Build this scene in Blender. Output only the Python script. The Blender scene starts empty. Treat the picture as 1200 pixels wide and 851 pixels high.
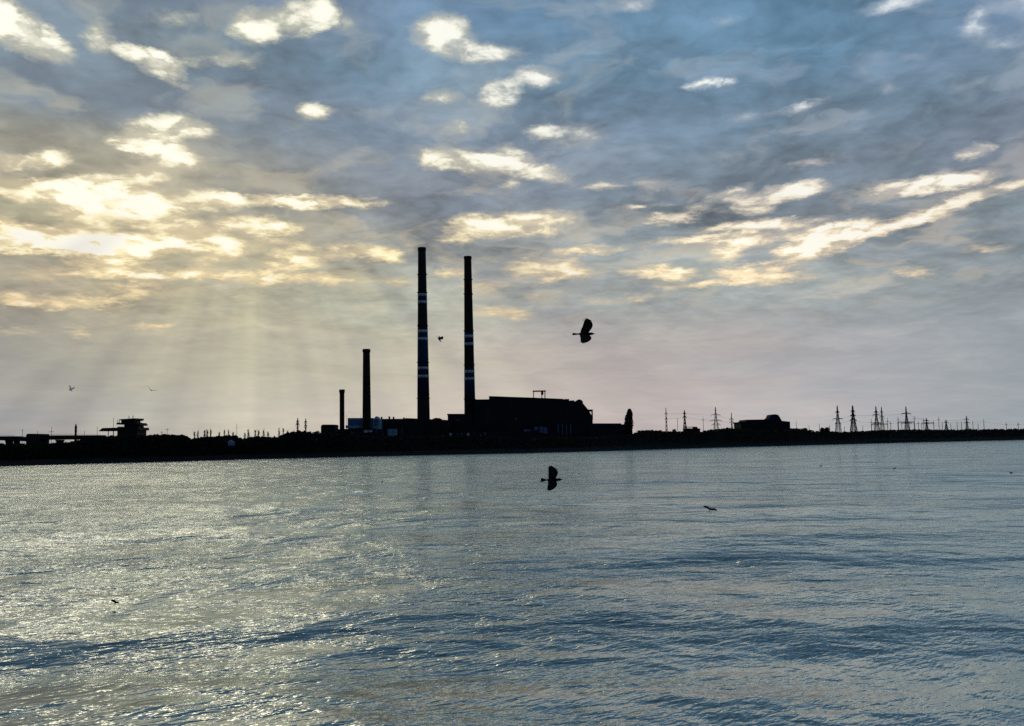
import bpy, bmesh, math, random
from mathutils import Vector, Matrix, noise as mnoise
random.seed(7)
R = math.radians
scene = bpy.context.scene
C = scene.collection

# ------------------------------------------------------------------ camera
F = 1039.0                      # focal length in pixels of a 1200 px wide frame
EYE = Vector((0, 0, 8.0))
PITCH, ROLL = R(4.93), R(-1.07)
cam_rot = Matrix.Rotation(R(90) + PITCH, 3, 'X') @ Matrix.Rotation(ROLL, 3, 'Z')
cd = bpy.data.cameras.new('camera'); cam = bpy.data.objects.new('camera', cd); C.objects.link(cam)
cam.matrix_world = Matrix.Translation(EYE) @ cam_rot.to_4x4()
cd.sensor_width = 36; cd.lens = 36 * F / 1200; cd.clip_start = .1; cd.clip_end = 60000
scene.camera = cam

def ray(x, y):
    return (cam_rot @ Vector((x - 600, -(y - 425.5), -F))).normalized()
def P(x, y, D):
    """the point of the place seen at photo pixel x, y at a distance D north of the camera"""
    d = ray(x, y); return EYE + d * (D / d.y)
def azel(x, y):
    d = ray(x, y); return math.atan2(d.x, d.y), math.asin(d.z)

# ------------------------------------------------------------------ materials
def lin(c):
    return tuple(((v/255)/12.92 if v/255 <= .04045 else ((v/255+.055)/1.055)**2.4) for v in c) + (1.0,)

def mat(name, col, col2=None, rough=.85, scale=.4, metal=0.0, detail=6):
    m = bpy.data.materials.new(name); m.use_nodes = True
    nt = m.node_tree; b = nt.nodes['Principled BSDF']
    b.inputs['Roughness'].default_value = rough; b.inputs['Metallic'].default_value = metal
    b.inputs['Specular IOR Level'].default_value = .15
    tc = nt.nodes.new('ShaderNodeTexCoord'); n = nt.nodes.new('ShaderNodeTexNoise')
    n.inputs['Scale'].default_value = scale; n.inputs['Detail'].default_value = detail
    r = nt.nodes.new('ShaderNodeValToRGB')
    c2 = col2 or tuple(v*.55 for v in col)
    r.color_ramp.elements[0].position = .35; r.color_ramp.elements[0].color = (*c2, 1)
    r.color_ramp.elements[1].position = .65; r.color_ramp.elements[1].color = (*col, 1)
    nt.links.new(tc.outputs['Object'], n.inputs['Vector'])
    nt.links.new(n.outputs['Fac'], r.inputs['Fac']); nt.links.new(r.outputs['Color'], b.inputs['Base Color'])
    return m
M = dict(
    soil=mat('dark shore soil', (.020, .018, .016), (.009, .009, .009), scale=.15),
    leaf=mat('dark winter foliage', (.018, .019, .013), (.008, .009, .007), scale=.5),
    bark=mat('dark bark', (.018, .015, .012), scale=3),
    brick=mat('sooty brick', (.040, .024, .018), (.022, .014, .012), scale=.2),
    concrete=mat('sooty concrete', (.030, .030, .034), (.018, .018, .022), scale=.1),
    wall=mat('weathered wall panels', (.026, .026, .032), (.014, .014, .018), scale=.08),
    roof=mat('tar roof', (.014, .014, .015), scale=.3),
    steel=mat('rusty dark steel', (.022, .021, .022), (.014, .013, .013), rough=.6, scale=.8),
    blue=mat('blue painted cladding', (.09, .22, .46), (.06, .15, .33), scale=.12),
    navy=mat('navy concrete bands', (.026, .036, .095), (.018, .026, .065), scale=.15),
    white=mat('dirty white paint', (.62, .64, .72), (.40, .42, .50), scale=.35),
    pale=mat('pale blue glazing', (.42, .60, .82), (.16, .24, .38), rough=.5, scale=.25),
    dim=mat('dim blue glazing', (.17, .22, .46), (.05, .07, .17), rough=.5, scale=.3),
    crow=mat('black feathers', (.012, .012, .013), (.006, .006, .007), rough=.6, scale=12),
    gull=mat('white feathers', (.92, .92, .92), (.85, .85, .85), rough=.7, scale=8),
    gullgrey=mat('grey feathers', (.05, .055, .06), (.02, .022, .025), rough=.7, scale=8),
)

_n = M['gull'].node_tree; _t = _n.nodes.new('ShaderNodeBsdfTranslucent'); _t.inputs[0].default_value = (1, 1, 1, 1)   # light shines through thin feathers
_m = _n.nodes.new('ShaderNodeMixShader'); _m.inputs[0].default_value = .9; _n.links.new(_n.nodes['Principled BSDF'].outputs[0], _m.inputs[1]); _n.links.new(_t.outputs[0], _m.inputs[2]); _n.links.new(_m.outputs[0], _n.nodes['Material Output'].inputs[0])
# ------------------------------------------------------------------ helpers
class MB:
    def __init__(s): s.v = []; s.f = []
    def add(s, vs, fs):
        o = len(s.v); s.v += [tuple(v) for v in vs]; s.f += [tuple(i + o for i in f) for f in fs]
    def box(s, lo, hi):
        x0, y0, z0 = lo; x1, y1, z1 = hi
        s.add([(x0,y0,z0),(x1,y0,z0),(x1,y1,z0),(x0,y1,z0),(x0,y0,z1),(x1,y0,z1),(x1,y1,z1),(x0,y1,z1)],
              [(0,3,2,1),(4,5,6,7),(0,1,5,4),(1,2,6,5),(2,3,7,6),(3,0,4,7)])
    def bar(s, a, b, r, r2=None, n=4):
        a = Vector(a); b = Vector(b); d = (b - a)
        if d.length < 1e-6: return
        d.normalize(); u = d.orthogonal().normalized(); w = d.cross(u)
        r2 = r if r2 is None else r2
        ring = lambda c, rr: [c + (u*math.cos(t) + w*math.sin(t))*rr for t in [2*math.pi*(k+.5)/n for k in range(n)]]
        s.add(ring(a, r) + ring(b, r2), [(k, (k+1) % n, n+(k+1) % n, n+k) for k in range(n)] + [tuple(range(n))[::-1], tuple(range(n, 2*n))])
    def lathe(s, prof, n=24, c=(0,0)):
        vs = []; fs = []
        for r, z in prof:
            for k in range(n):
                t = 2*math.pi*k/n; vs.append((c[0]+r*math.cos(t), c[1]+r*math.sin(t), z))
        for j in range(len(prof)-1):
            for k in range(n):
                fs.append((j*n+k, j*n+(k+1) % n, (j+1)*n+(k+1) % n, (j+1)*n+k))
        fs.append(tuple(range(n))[::-1]); fs.append(tuple(range((len(prof)-1)*n, len(prof)*n)))
        s.add(vs, fs)
    def prism(s, pts, y0, y1):
        """polygon pts (x, z) extruded from y0 to y1"""
        n = len(pts)
        s.add([(x, y0, z) for x, z in pts] + [(x, y1, z) for x, z in pts],
              [tuple(range(n)), tuple(range(n, 2*n))[::-1]] + [(k, k+n, (k+1) % n + n, (k+1) % n) for k in range(n)])
    def loft(s, rings):
        n = len(rings[0]); vs = [v for r in rings for v in r]; fs = []
        for j in range(len(rings)-1):
            for k in range(n): fs.append((j*n+k, j*n+(k+1) % n, (j+1)*n+(k+1) % n, (j+1)*n+k))
        fs.append(tuple(range(n))[::-1]); fs.append(tuple(range((len(rings)-1)*n, len(rings)*n)))
        s.add(vs, fs)
    def build(s, name, m, parent=None, smooth=False):
        me = bpy.data.meshes.new(name); me.from_pydata(s.v, [], s.f); me.update()
        bm = bmesh.new(); bm.from_mesh(me); bmesh.ops.recalc_face_normals(bm, faces=bm.faces); bm.to_mesh(me); bm.free()
        me.materials.append(m)
        if smooth: me.polygons.foreach_set('use_smooth', [True]*len(me.polygons))
        o = bpy.data.objects.new(name, me); C.objects.link(o)
        if parent: o.parent = parent
        return o
def tag(o, label, cat, group=None, kind=None):
    if label: o['label'] = label
    if cat: o['category'] = cat
    if group: o['group'] = group
    if kind: o['kind'] = kind
    return o
def thing(name, loc, label, cat, group=None, rz=0):
    o = bpy.data.objects.new(name, None); C.objects.link(o); o.location = loc; o.rotation_euler = (0, 0, rz)
    return tag(o, label, cat, group)
def copy_tree(o, parent=None):
    c = o.copy(); C.objects.link(c)
    if parent: c.parent = parent
    for ch in [x for x in bpy.data.objects if x.parent == o]: copy_tree(ch, c)
    return c
GZ = 3.0      # height of the land behind the shore

# ------------------------------------------------------------------ world: cloudy evening sky
w = bpy.data.worlds.new('World'); scene.world = w; w.use_nodes = True
NT = w.node_tree; NT.nodes.clear(); L = NT.links.new
def N(t, **k):
    n = NT.nodes.new(t)
    for a, v in k.items(): setattr(n, a, v)
    return n
def setin(sock, v):
    if isinstance(v, bpy.types.NodeSocket): L(v, sock)
    else: sock.default_value = v
def ma(op, a, b=None, c=None, clamp=False):
    n = N('ShaderNodeMath', operation=op, use_clamp=clamp); setin(n.inputs[0], a)
    if b is not None: setin(n.inputs[1], b)
    if c is not None: setin(n.inputs[2], c)
    return n.outputs[0]
def vm(op, a, b=None, out=0):
    n = N('ShaderNodeVectorMath', operation=op); setin(n.inputs[0], a)
    if b is not None: setin(n.inputs[1], b)
    return n.outputs[out]
def comb(x, y, z=0.0):
    n = N('ShaderNodeCombineXYZ'); setin(n.inputs[0], x); setin(n.inputs[1], y); setin(n.inputs[2], z); return n.outputs[0]
def mix(f, a, b, blend='MIX'):
    n = N('ShaderNodeMix', data_type='RGBA', blend_type=blend); setin(n.inputs['Factor'], f); setin(n.inputs[6], a); setin(n.inputs[7], b); return n.outputs[2]
def rng(v, a, b, c=0.0, d=1.0, interp='SMOOTHSTEP'):
    n = N('ShaderNodeMapRange', interpolation_type=interp); setin(n.inputs[0], v)
    n.inputs[1].default_value = a; n.inputs[2].default_value = b; n.inputs[3].default_value = c; n.inputs[4].default_value = d
    return n.outputs[0]
def noi(vec, scale, detail=4.0, rough=.5, out='Fac', dim='2D'):
    n = N('ShaderNodeTexNoise', noise_dimensions=dim); setin(n.inputs['Vector'], vec)
    n.inputs['Scale'].default_value = scale; n.inputs['Detail'].default_value = detail; n.inputs['Roughness'].default_value = rough
    return n.outputs[out]
tc = N('ShaderNodeTexCoord'); D3 = vm('NORMALIZE', tc.outputs['Generated'])
sx = N('ShaderNodeSeparateXYZ'); L(D3, sx.inputs[0]); X, Y, Z = sx.outputs
Zp = ma('MAXIMUM', Z, 0.0)
AZ = ma('ARCTAN2', X, Y); EL = ma('ARCSINE', Z)
zz = ma('ADD', Zp, .13)
CP = comb(ma('DIVIDE', X, zz), ma('DIVIDE', Y, zz))          # flat cloud deck overhead, so the clouds flatten towards the horizon

# broad tones of the overcast deck, row by row of height above the horizon
SX = [0, 200, 400, 600, 800, 1000, 1200]
ROWS = [
 (-260, [(74,106,132)]*7),
 (0,  [(103,123,146),(111,131,154),(117,137,160),(100,135,165),(104,139,169),(100,140,169),(118,144,168)]),
 (80, [(116,136,151),(109,135,155),(108,136,157),(115,141,161),(103,138,164),(99,134,160),(113,134,161)]),
 (150,[(102,121,137),(111,127,142),(110,129,147),(122,137,154),(109,133,153),(107,130,149),(108,128,146)]),
 (220,[(146,146,134),(172,166,142),(126,135,144),(123,134,149),(121,136,148),(117,131,145),(121,132,147)]),
 (290,[(152,150,130),(184,174,140),(152,154,146),(143,149,152),(132,143,152),(128,139,148),(124,136,144)]),
 (350,[(156,150,134),(180,172,144),(176,176,156),(170,174,168),(158,164,164),(153,161,163),(136,145,151)]),
 (420,[(148,149,145),(176,171,152),(188,185,164),(193,184,174),(184,176,172),(168,170,175),(151,159,165)]),
 (490,[(151,156,161),(176,175,166),(198,192,180),(204,191,182),(197,187,184),(178,178,183),(152,161,167)]),
 (560,[(151,156,161),(176,175,166),(198,192,180),(204,191,182),(197,187,184),(178,178,183),(152,161,167)]),
]
az0, az1 = -0.56, 0.56
azn = rng(AZ, az0, az1, 0, 1, 'LINEAR')
warpb = noi(CP, 1.6, 3.0, .55, 'Color')
wb = N('ShaderNodeSeparateXYZ'); L(warpb, wb.inputs[0])
azw = ma('ADD', azn, ma('MULTIPLY', ma('SUBTRACT', wb.outputs[0], .5), .16))
elw = ma('ADD', EL, ma('MULTIPLY', ma('SUBTRACT', wb.outputs[1], .5), ma('MULTIPLY', Zp, .22)))
cur = None; prev = None
for y, cols in reversed(ROWS):
    r = N('ShaderNodeValToRGB'); cr = r.color_ramp; cr.interpolation = 'B_SPLINE'
    pos = [(azel(x, max(y, 0))[0] - az0)/(az1-az0) for x in SX]
    while len(cr.elements) < 7: cr.elements.new(.5)
    for e, p, c in zip(cr.elements, pos, cols): e.position = p
    for e, c in zip(cr.elements, cols): e.color = lin(c)
    L(azw, r.inputs[0])
    el = azel(600, y)[1]
    cur = r.outputs[0] if cur is None else mix(rng(elw, prev, el), cur, r.outputs[0])
    prev = el
base = cur

# breaks in the cloud where the low sun comes through: x, y, half width, half height, strength, tilt in degrees
G = [
(22,36,36,14,2.0,-20),(0,16,10,12,.7,0),(118,42,13,14,.75,0),(300,32,24,13,1.3,0),(345,24,36,13,1.2,12),(383,12,14,13,1,0),(205,22,34,8,.45,8),(140,60,14,10,.3,0),
(178,72,25,8,1.8,-12),(215,71,30,5,.6,3),(275,68,24,7,.85,0),(210,96,16,6,.35,-25),(30,105,8,6,.35,0),(372,131,15,7,1.1,0),(345,140,20,8,.25,0),
(522,41,27,16,1.5,-5),(565,63,36,8,1.0,-3),(500,38,22,10,.4,0),(630,89,22,7,1.2,0),(587,112,17,11,1.3,10),(518,111,19,6,.75,0),(533,150,12,7,.75,0),(635,155,15,5,.75,0),(672,160,32,11,.6,0),
(733,5,30,7,.7,0),(510,186,16,8,.8,0),(560,191,55,10,1.4,-8),(590,182,20,9,1.1,0),(632,200,28,8,1,-15),(598,216,12,4,.7,0),(410,32,10,14,.4,0),(420,135,28,4,.3,0),
(833,98,24,5,1.5,0),(848,27,20,5,.3,0),(1050,3,30,6,.9,0),(1190,3,30,6,.8,0),(1147,31,14,12,.65,0),(1178,48,25,5,.45,0),(935,127,25,5,.65,3),(870,138,20,5,.3,0),(1140,96,14,6,.3,0),(1040,105,9,7,.3,0),
(1140,176,14,5,1.0,0),(850,182,20,6,.35,5),(950,190,28,5,.55,3),(705,219,18,4,.85,0),(765,217,22,6,.45,0),
(853,228,17,6,.9,0),(908,228,36,7,1.0,6),(945,221,20,7,.9,0),(885,242,20,7,.7,0),(1090,216,50,7,1.6,2),(1112,208,20,8,.9,0),(1180,221,38,6,.75,0),(818,246,22,6,.7,10),
(202,150,30,10,1.3,3),(155,166,17,9,1.05,0),(195,182,35,8,1.35,-12),(175,172,24,9,.75,0),
(30,188,40,7,1.05,8),(65,185,15,9,.55,0),(175,202,20,9,.85,0),(122,210,40,6,.75,5),(80,228,72,9,1.1,0),(130,233,52,14,1.35,-3),(150,242,40,8,1.0,0),
(245,234,26,9,1.05,0),(350,236,72,6,1.7,0),(270,236,15,6,.6,0),(322,267,22,7,1.6,0),(280,262,15,6,.7,0),(212,265,38,7,.85,0),(105,262,26,11,.85,-20),(45,272,26,7,.95,0),(5,262,10,6,.6,0),
(120,286,118,8,1.25,2),(60,288,70,6,1.05,0),(128,302,30,13,1.15,0),(190,284,40,8,.95,5),(345,305,26,11,1.05,10),(265,290,12,11,.8,0),(242,308,12,7,.6,0),
(150,322,60,4,.8,0),(230,322,52,5,.85,0),(330,325,60,5,.8,0),(305,330,10,7,.5,0),(385,330,30,5,.5,0),
(15,349,24,5,.85,3),(80,355,40,5,.6,3),(175,383,20,4,.6,3),(45,325,20,5,.4,0),(160,340,32,8,.4,10),(20,388,26,5,.3,0),(95,388,12,6,.4,0),(120,357,20,4,.4,0),
(425,297,32,8,.9,0),(455,301,15,6,.5,0),(600,263,58,10,1.1,0),(560,266,25,8,1.0,0),(530,281,20,5,.7,-5),(650,253,30,7,.5,0),(640,316,34,11,.85,0),(672,321,30,7,.5,0),(688,293,34,4,.75,0),
(570,336,30,5,.45,0),(590,367,28,7,.75,-5),(528,320,18,4,.65,0),(460,330,30,5,.5,0),(630,348,20,5,.4,0),(735,351,50,5,.45,0),(430,360,20,4,.25,0),
(775,258,26,5,.75,0),(750,243,34,3,.55,0),
(870,263,42,5,.85,0),(920,262,35,5,.9,0),(865,284,25,7,1.05,5),(820,280,40,4,.75,0),(850,300,15,7,.9,0),(880,316,36,4,.85,0),(850,329,60,4,.95,3),(910,329,36,5,.8,0),(765,317,30,5,.85,-5),(790,323,25,5,.75,0),
(965,284,40,10,1.25,15),(988,273,36,8,1.15,0),(940,293,20,5,.75,0),(1052,263,36,6,.85,12),(1112,244,30,5,1.05,15),(1078,256,24,5,.65,0),(930,276,40,5,.45,0),
(1155,292,20,5,.6,0),(1070,320,20,5,.55,-15),(1000,330,30,5,.3,0),(1160,318,22,4,.25,0),(985,345,60,5,.25,0),(1160,268,40,4,.2,0),
(130,255,110,38,.20,0),(330,280,70,24,.26,0),(890,285,90,30,.22,0),(600,300,90,34,.16,0),(120,350,90,20,.2,0),(1080,250,70,22,.2,0),(190,165,50,20,.25,0),(570,90,60,36,.2,0),
]
wf = noi(CP, 6.0, 6.0, .7, 'Color')
wv = vm('MULTIPLY', vm('SUBTRACT', wf, (.5, .5, .5)), (.046, .022, 0.0))
PV = vm('ADD', comb(AZ, EL), wv)
acc = None
for (x, y, rx, ry, a, tilt) in G:
    u, v = azel(x, y)
    m = N('ShaderNodeMapping', vector_type='TEXTURE'); L(PV, m.inputs[0])
    m.inputs['Location'].default_value = (u, v, 0)
    m.inputs['Rotation'].default_value = (0, 0, R(tilt + 1.07))
    k = 1.75/F
    m.inputs['Scale'].default_value = (rx*k, ry*k, 1)
    g = N('ShaderNodeTexGradient', gradient_type='SPHERICAL'); L(m.outputs[0], g.inputs[0])
    acc = ma('MULTIPLY', g.outputs[1], a) if acc is None else ma('MULTIPLY_ADD', g.outputs[1], a, acc)
CPw = vm('ADD', CP, vm('MULTIPLY', vm('SUBTRACT', noi(CP, 3.0, 3.0, .6, 'Color'), (.5, .5, .5)), (.35, .35, 0)))
fine = noi(CP, 13.0, 6.0, .6)
mid = noi(CP, 3.2, 6.0, .58)
# general breaks everywhere else in the sky (outside the view too)
side = rng(ma('ABSOLUTE', AZ), .56, .85)
CPs = vm('ADD', CP, vm('MULTIPLY', vm('SUBTRACT', noi(CP, 5.0, 2.0, .5, 'Color'), (.5, .5, .5)), (.10, .10, 0)))
streak = noi(CPs, 11.0, 4.0, .55)
accs = ma('MULTIPLY', acc, rng(streak, .36, .62, .50, 1.30))
field = ma('ADD', accs, ma('MULTIPLY', side, rng(mid, .6, .8, 0, 1.1)))
field = ma('ADD', field, ma('MULTIPLY', ma('MULTIPLY', ma('SUBTRACT', fine, .5), 1.5), rng(acc, 0, .5, .08, 1.0)))
gap = rng(field, .40, 1.15)
core = rng(field, .90, 1.5)
rim = ma('MAXIMUM', rng(field, .05, .75), ma('MULTIPLY', rng(noi(CPw, 4.3, 6.0, .55), .50, .72), ma('MULTIPLY', .50, rng(EL, .08, .2))))

# mottled texture of the deck, fading out in the haze near the horizon
hz = rng(EL, .05, .22)
m1 = ma('SUBTRACT', noi(CPw, 2.6, 8.0, .58), .5); m2 = ma('SUBTRACT', fine, .5)
b1 = ma('ABSOLUTE', ma('SUBTRACT', noi(CPs, 4.2, 3.0, .5), .5)); b2 = ma('ABSOLUTE', ma('SUBTRACT', noi(CPs, 10.0, 3.0, .5), .5))
bil = ma('ADD', ma('MULTIPLY', ma('SUBTRACT', b1, .075), .8), ma('MULTIPLY', ma('SUBTRACT', b2, .075), .45))
mot = ma('ADD', ma('ADD', 1.0, ma('MULTIPLY', bil, rng(EL, .07, .2, .1, 1.0))), ma('MULTIPLY', ma('ADD', ma('MULTIPLY', m1, 1.45), ma('MULTIPLY', m2, .45)), rng(EL, .04, .25, .14, 1.0)))
deck = mix(1.0, base, comb(mot, mot, mot), 'MULTIPLY')
# colour of the lit edges and of the breaks
lowz = rng(EL, .16, .40)
rightz = rng(AZ, -.25, .35)
rimc = mix(lowz, mix(rightz, lin((226,204,160)), lin((214,196,170))), mix(rightz, lin((190,190,172)), lin((168,182,198))))
gapc = mix(lowz, mix(rightz, lin((255,240,186)), lin((250,232,196))), mix(rightz, lin((255,252,232)), lin((228,234,236))))
orange = ma('MULTIPLY', rng(EL, .20, .15), .6)
gapc = mix(orange, gapc, lin((240,205,158)))
deck = mix(ma('MULTIPLY', rng(ma('ADD', acc, ma('MULTIPLY', m1, .8)), .0, .9), .62), deck, rimc)      # glow soaking through thin cloud around the breaks
c1 = mix(ma('MULTIPLY', rim, .75), deck, rimc)
c2 = mix(gap, c1, gapc)
c2 = mix(ma('MULTIPLY', core, .8), c2, lin((255, 254, 244)))

# rays fanning down from the hidden sun through the haze
su, sv = azel(300, 150)
da = ma('SUBTRACT', AZ, su); de = ma('SUBTRACT', sv, EL)
phi = ma('ARCTAN2', da, de)
rr = ma('SQRT', ma('ADD', ma('MULTIPLY', da, da), ma('MULTIPLY', de, de)))
rn = noi(comb(phi, ma('MULTIPLY', rr, .3)), 4.0, 2.5, .55)
rayf = ma('MULTIPLY', ma('MULTIPLY', ma('SUBTRACT', rn, .5), rng(rr, .10, .22)), ma('MULTIPLY', rng(rr, .95, .45), ma('MULTIPLY', rng(de, .02, .14), rng(EL, .27, .19, .10, 1.0))))
rm = ma('ADD', 1.0, ma('MULTIPLY', rayf, .85))
c3 = mix(1.0, c2, comb(rm, rm, ma('ADD', 1.0, ma('MULTIPLY', rayf, .6))), 'MULTIPLY')

# unseen sky dimmed and blued behind the viewer, dimmed overhead, to darken facing sides
front = rng(Y, -.35, .45, .34, 1.0)
over = rng(EL, .75, 1.3, 1.0, .7)
fo = ma('MULTIPLY', front, over)
c4 = mix(1.0, c3, comb(ma('MULTIPLY', fo, rng(Y, -.35, .45, .7, 1.0)), fo, ma('MULTIPLY', fo, rng(Y, -.35, .45, 1.25, 1.0))), 'MULTIPLY')
below = rng(EL, -.12, -.02, .15, 1.0)
c5 = mix(1.0, c4, comb(below, below, below), 'MULTIPLY')
SUN_AZ, SUN_EL = azel(110, 0)
skyt = N('ShaderNodeTexSky', sky_type='NISHITA'); skyt.sun_disc = False
skyt.sun_elevation = SUN_EL; skyt.sun_rotation = SUN_AZ
bg1 = N('ShaderNodeBackground'); L(c5, bg1.inputs[0]); bg1.inputs[1].default_value = 1.02
bg2 = N('ShaderNodeBackground'); L(skyt.outputs[0], bg2.inputs[0]); bg2.inputs[1].default_value = .05
ms = N('ShaderNodeMixShader'); ms.inputs[0].default_value = .05; L(bg1.outputs[0], ms.inputs[1]); L(bg2.outputs[0], ms.inputs[2])
out = N('ShaderNodeOutputWorld'); L(ms.outputs[0], out.inputs[0])
w.cycles.sampling_method = 'MANUAL'; w.cycles.sample_map_resolution = 512

sl = bpy.data.lights.new('sun', 'SUN'); sl.energy = .13; sl.angle = R(12); sl.color = (1, .85, .62)
so = bpy.data.objects.new('sun', sl); C.objects.link(so)
sd = Vector((math.sin(SUN_AZ)*math.cos(SUN_EL), math.cos(SUN_AZ)*math.cos(SUN_EL), math.sin(SUN_EL)))
so.rotation_euler = sd.to_track_quat('Z', 'Y').to_euler(); so.location = (0, 0, 300)

# ------------------------------------------------------------------ water
def on_water(x, y):
    d = ray(x, y); return EYE + d*(-EYE.z/d.z)
def water_material():
    m = bpy.data.materials.new('wind rippled lake water'); m.use_nodes = True
    nt = m.node_tree; b = nt.nodes['Principled BSDF']; l = nt.links.new
    g = bpy.data.node_groups.new('wave height', 'ShaderNodeTree')
    g.interface.new_socket('P', in_out='INPUT', socket_type='NodeSocketVector')
    g.interface.new_socket('H', in_out='OUTPUT', socket_type='NodeSocketFloat')
    gi = g.nodes.new('NodeGroupInput'); go = g.nodes.new('NodeGroupOutput')
    tot = None
    # scale, stretch across the wind, rotation, amplitude in metres, detail
    for sc, st, rot, amp, det in ((.045, .8, 2, 3.4, 3.0), (.12, 1.1, 4, 1.5, 1.0), (.32, 1.2, 10, .72, 1.0), (.8, 1.3, 20, .30, 1.0), (1.7, 2.0, 30, .13, 1.0), (3.6, 2.2, 34, .15, 1.8), (8.0, 1.8, 30, .036, 1.0)):
        mp = g.nodes.new('ShaderNodeMapping'); mp.vector_type = 'TEXTURE'; mp.inputs['Rotation'].default_value = (0, 0, R(rot)); mp.inputs['Scale'].default_value = (st, 1, 1)
        g.links.new(gi.outputs[0], mp.inputs[0])
        n = g.nodes.new('ShaderNodeTexNoise'); n.noise_dimensions = '2D'; n.inputs['Scale'].default_value = sc
        n.inputs['Detail'].default_value = det; n.inputs['Roughness'].default_value = .5; n.inputs['Distortion'].default_value = .3
        g.links.new(mp.outputs[0], n.inputs['Vector'])
        k = g.nodes.new('ShaderNodeMath'); k.operation = 'MULTIPLY_ADD'; k.inputs[1].default_value = amp
        g.links.new(n.outputs['Fac'], k.inputs[0])
        if tot is None: k.inputs[2].default_value = 0
        else: g.links.new(tot, k.inputs[2])
        tot = k.outputs[0]
    g.links.new(tot, go.inputs[0])
    geo = nt.nodes.new('ShaderNodeNewGeometry')
    e = .04
    hs = []
    for off in ((0,0,0), (e,0,0), (0,e,0)):
        va = nt.nodes.new('ShaderNodeVectorMath'); va.inputs[1].default_value = off; l(geo.outputs['Position'], va.inputs[0])
        gn = nt.nodes.new('ShaderNodeGroup'); gn.node_tree = g; l(va.outputs[0], gn.inputs[0]); hs.append(gn.outputs[0])
    def mth(op, a, c):
        n = nt.nodes.new('ShaderNodeMath'); n.operation = op
        for i, q in enumerate((a, c)):
            if isinstance(q, bpy.types.NodeSocket): l(q, n.inputs[i])
            else: n.inputs[i].default_value = q
        return n.outputs[0]
    # patches of stronger and weaker wind
    mp = nt.nodes.new('ShaderNodeMapping'); mp.inputs['Scale'].default_value = (.028, .055, 1); mp.inputs['Rotation'].default_value = (0, 0, R(6)); l(geo.outputs['Position'], mp.inputs[0])
    pn = nt.nodes.new('ShaderNodeTexNoise'); pn.noise_dimensions = '2D'; pn.inputs['Scale'].default_value = 1; pn.inputs['Detail'].default_value = 3; l(mp.outputs[0], pn.inputs['Vector'])
    mr = nt.nodes.new('ShaderNodeMapRange'); mr.inputs[1].default_value = .35; mr.inputs[2].default_value = .65; mr.inputs[3].default_value = .75; mr.inputs[4].default_value = 1.2; l(pn.outputs['Fac'], mr.inputs[0])
    sxs = mth('MULTIPLY', mth('MULTIPLY', mth('SUBTRACT', hs[0], hs[1]), 1/e), mr.outputs[0])
    sys_ = mth('MULTIPLY', mth('MULTIPLY', mth('SUBTRACT', hs[0], hs[2]), 1/e), mr.outputs[0])
    mp2 = nt.nodes.new('ShaderNodeMapping'); mp2.inputs['Scale'].default_value = (.05, .14, 1); mp2.inputs['Location'].default_value = (3.1, 1.7, 0); mp2.inputs['Rotation'].default_value = (0, 0, R(4)); l(geo.outputs['Position'], mp2.inputs[0])
    pn2 = nt.nodes.new('ShaderNodeTexNoise'); pn2.noise_dimensions = '2D'; pn2.inputs['Scale'].default_value = 1; pn2.inputs['Detail'].default_value = 2.5; pn2.inputs['Distortion'].default_value = .4; l(mp2.outputs[0], pn2.inputs['Vector'])
    sys_ = mth('ADD', sys_, mth('MULTIPLY', mth('SUBTRACT', pn2.outputs['Fac'], .56), .8))
    # gust patches and lee slopes lying on the water: pixel of their middle, half length and half depth in metres, tilt
    wn = nt.nodes.new('ShaderNodeTexNoise'); wn.noise_dimensions = '2D'; wn.inputs['Scale'].default_value = .22; wn.inputs['Detail'].default_value = 4; l(geo.outputs['Position'], wn.inputs['Vector'])
    w1 = nt.nodes.new('ShaderNodeVectorMath'); w1.operation = 'MULTIPLY_ADD'; l(wn.outputs['Color'], w1.inputs[0]); w1.inputs[1].default_value = (6, 6, 0); l(geo.outputs['Position'], w1.inputs[2])
    w2 = nt.nodes.new('ShaderNodeVectorMath'); w2.operation = 'SUBTRACT'; l(w1.outputs[0], w2.inputs[0]); w2.inputs[1].default_value = (3, 3, 0)
    for px, py, hx, hy, a, rt in ((375,735,7,3.4,-.14,12),(480,738,8,3,-.12,-4),(880,748,9,3.6,-.17,-6),(700,742,7,2.6,-.12,6),(930,655,18,9,-.13,-4),(650,668,14,6,-.09,3),(740,840,4.5,1.5,-.15,8),(250,615,22,14,-.08,0),(1000,560,60,22,-.07,0),
                                  (340,692,6,2.6,.13,0),(960,705,16,4,.08,0),(1000,800,8,3,.08,0),(150,680,12,9,.07,0),(120,838,9,4,.05,0),(430,845,5,1.6,.03,0),(690,820,3,2,.07,0),(560,800,5,2.5,.06,0)):
        q = on_water(px, py); m3 = nt.nodes.new('ShaderNodeMapping'); m3.vector_type = 'TEXTURE'; l(w2.outputs[0], m3.inputs[0])
        m3.inputs['Location'].default_value = (q.x, q.y, 0); m3.inputs['Rotation'].default_value = (0, 0, R(rt)); m3.inputs['Scale'].default_value = (hx*1.5, hy*1.5, 1)
        g3 = nt.nodes.new('ShaderNodeTexGradient'); g3.gradient_type = 'SPHERICAL'; l(m3.outputs[0], g3.inputs[0])
        sys_ = mth('ADD', sys_, mth('MULTIPLY', g3.outputs['Fac'], a*1.7))
    cx = nt.nodes.new('ShaderNodeCombineXYZ'); l(sxs, cx.inputs[0]); l(sys_, cx.inputs[1]); cx.inputs[2].default_value = 1
    nn = nt.nodes.new('ShaderNodeVectorMath'); nn.operation = 'NORMALIZE'; l(cx.outputs[0], nn.inputs[0])
    nt.nodes.remove(b)
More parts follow.
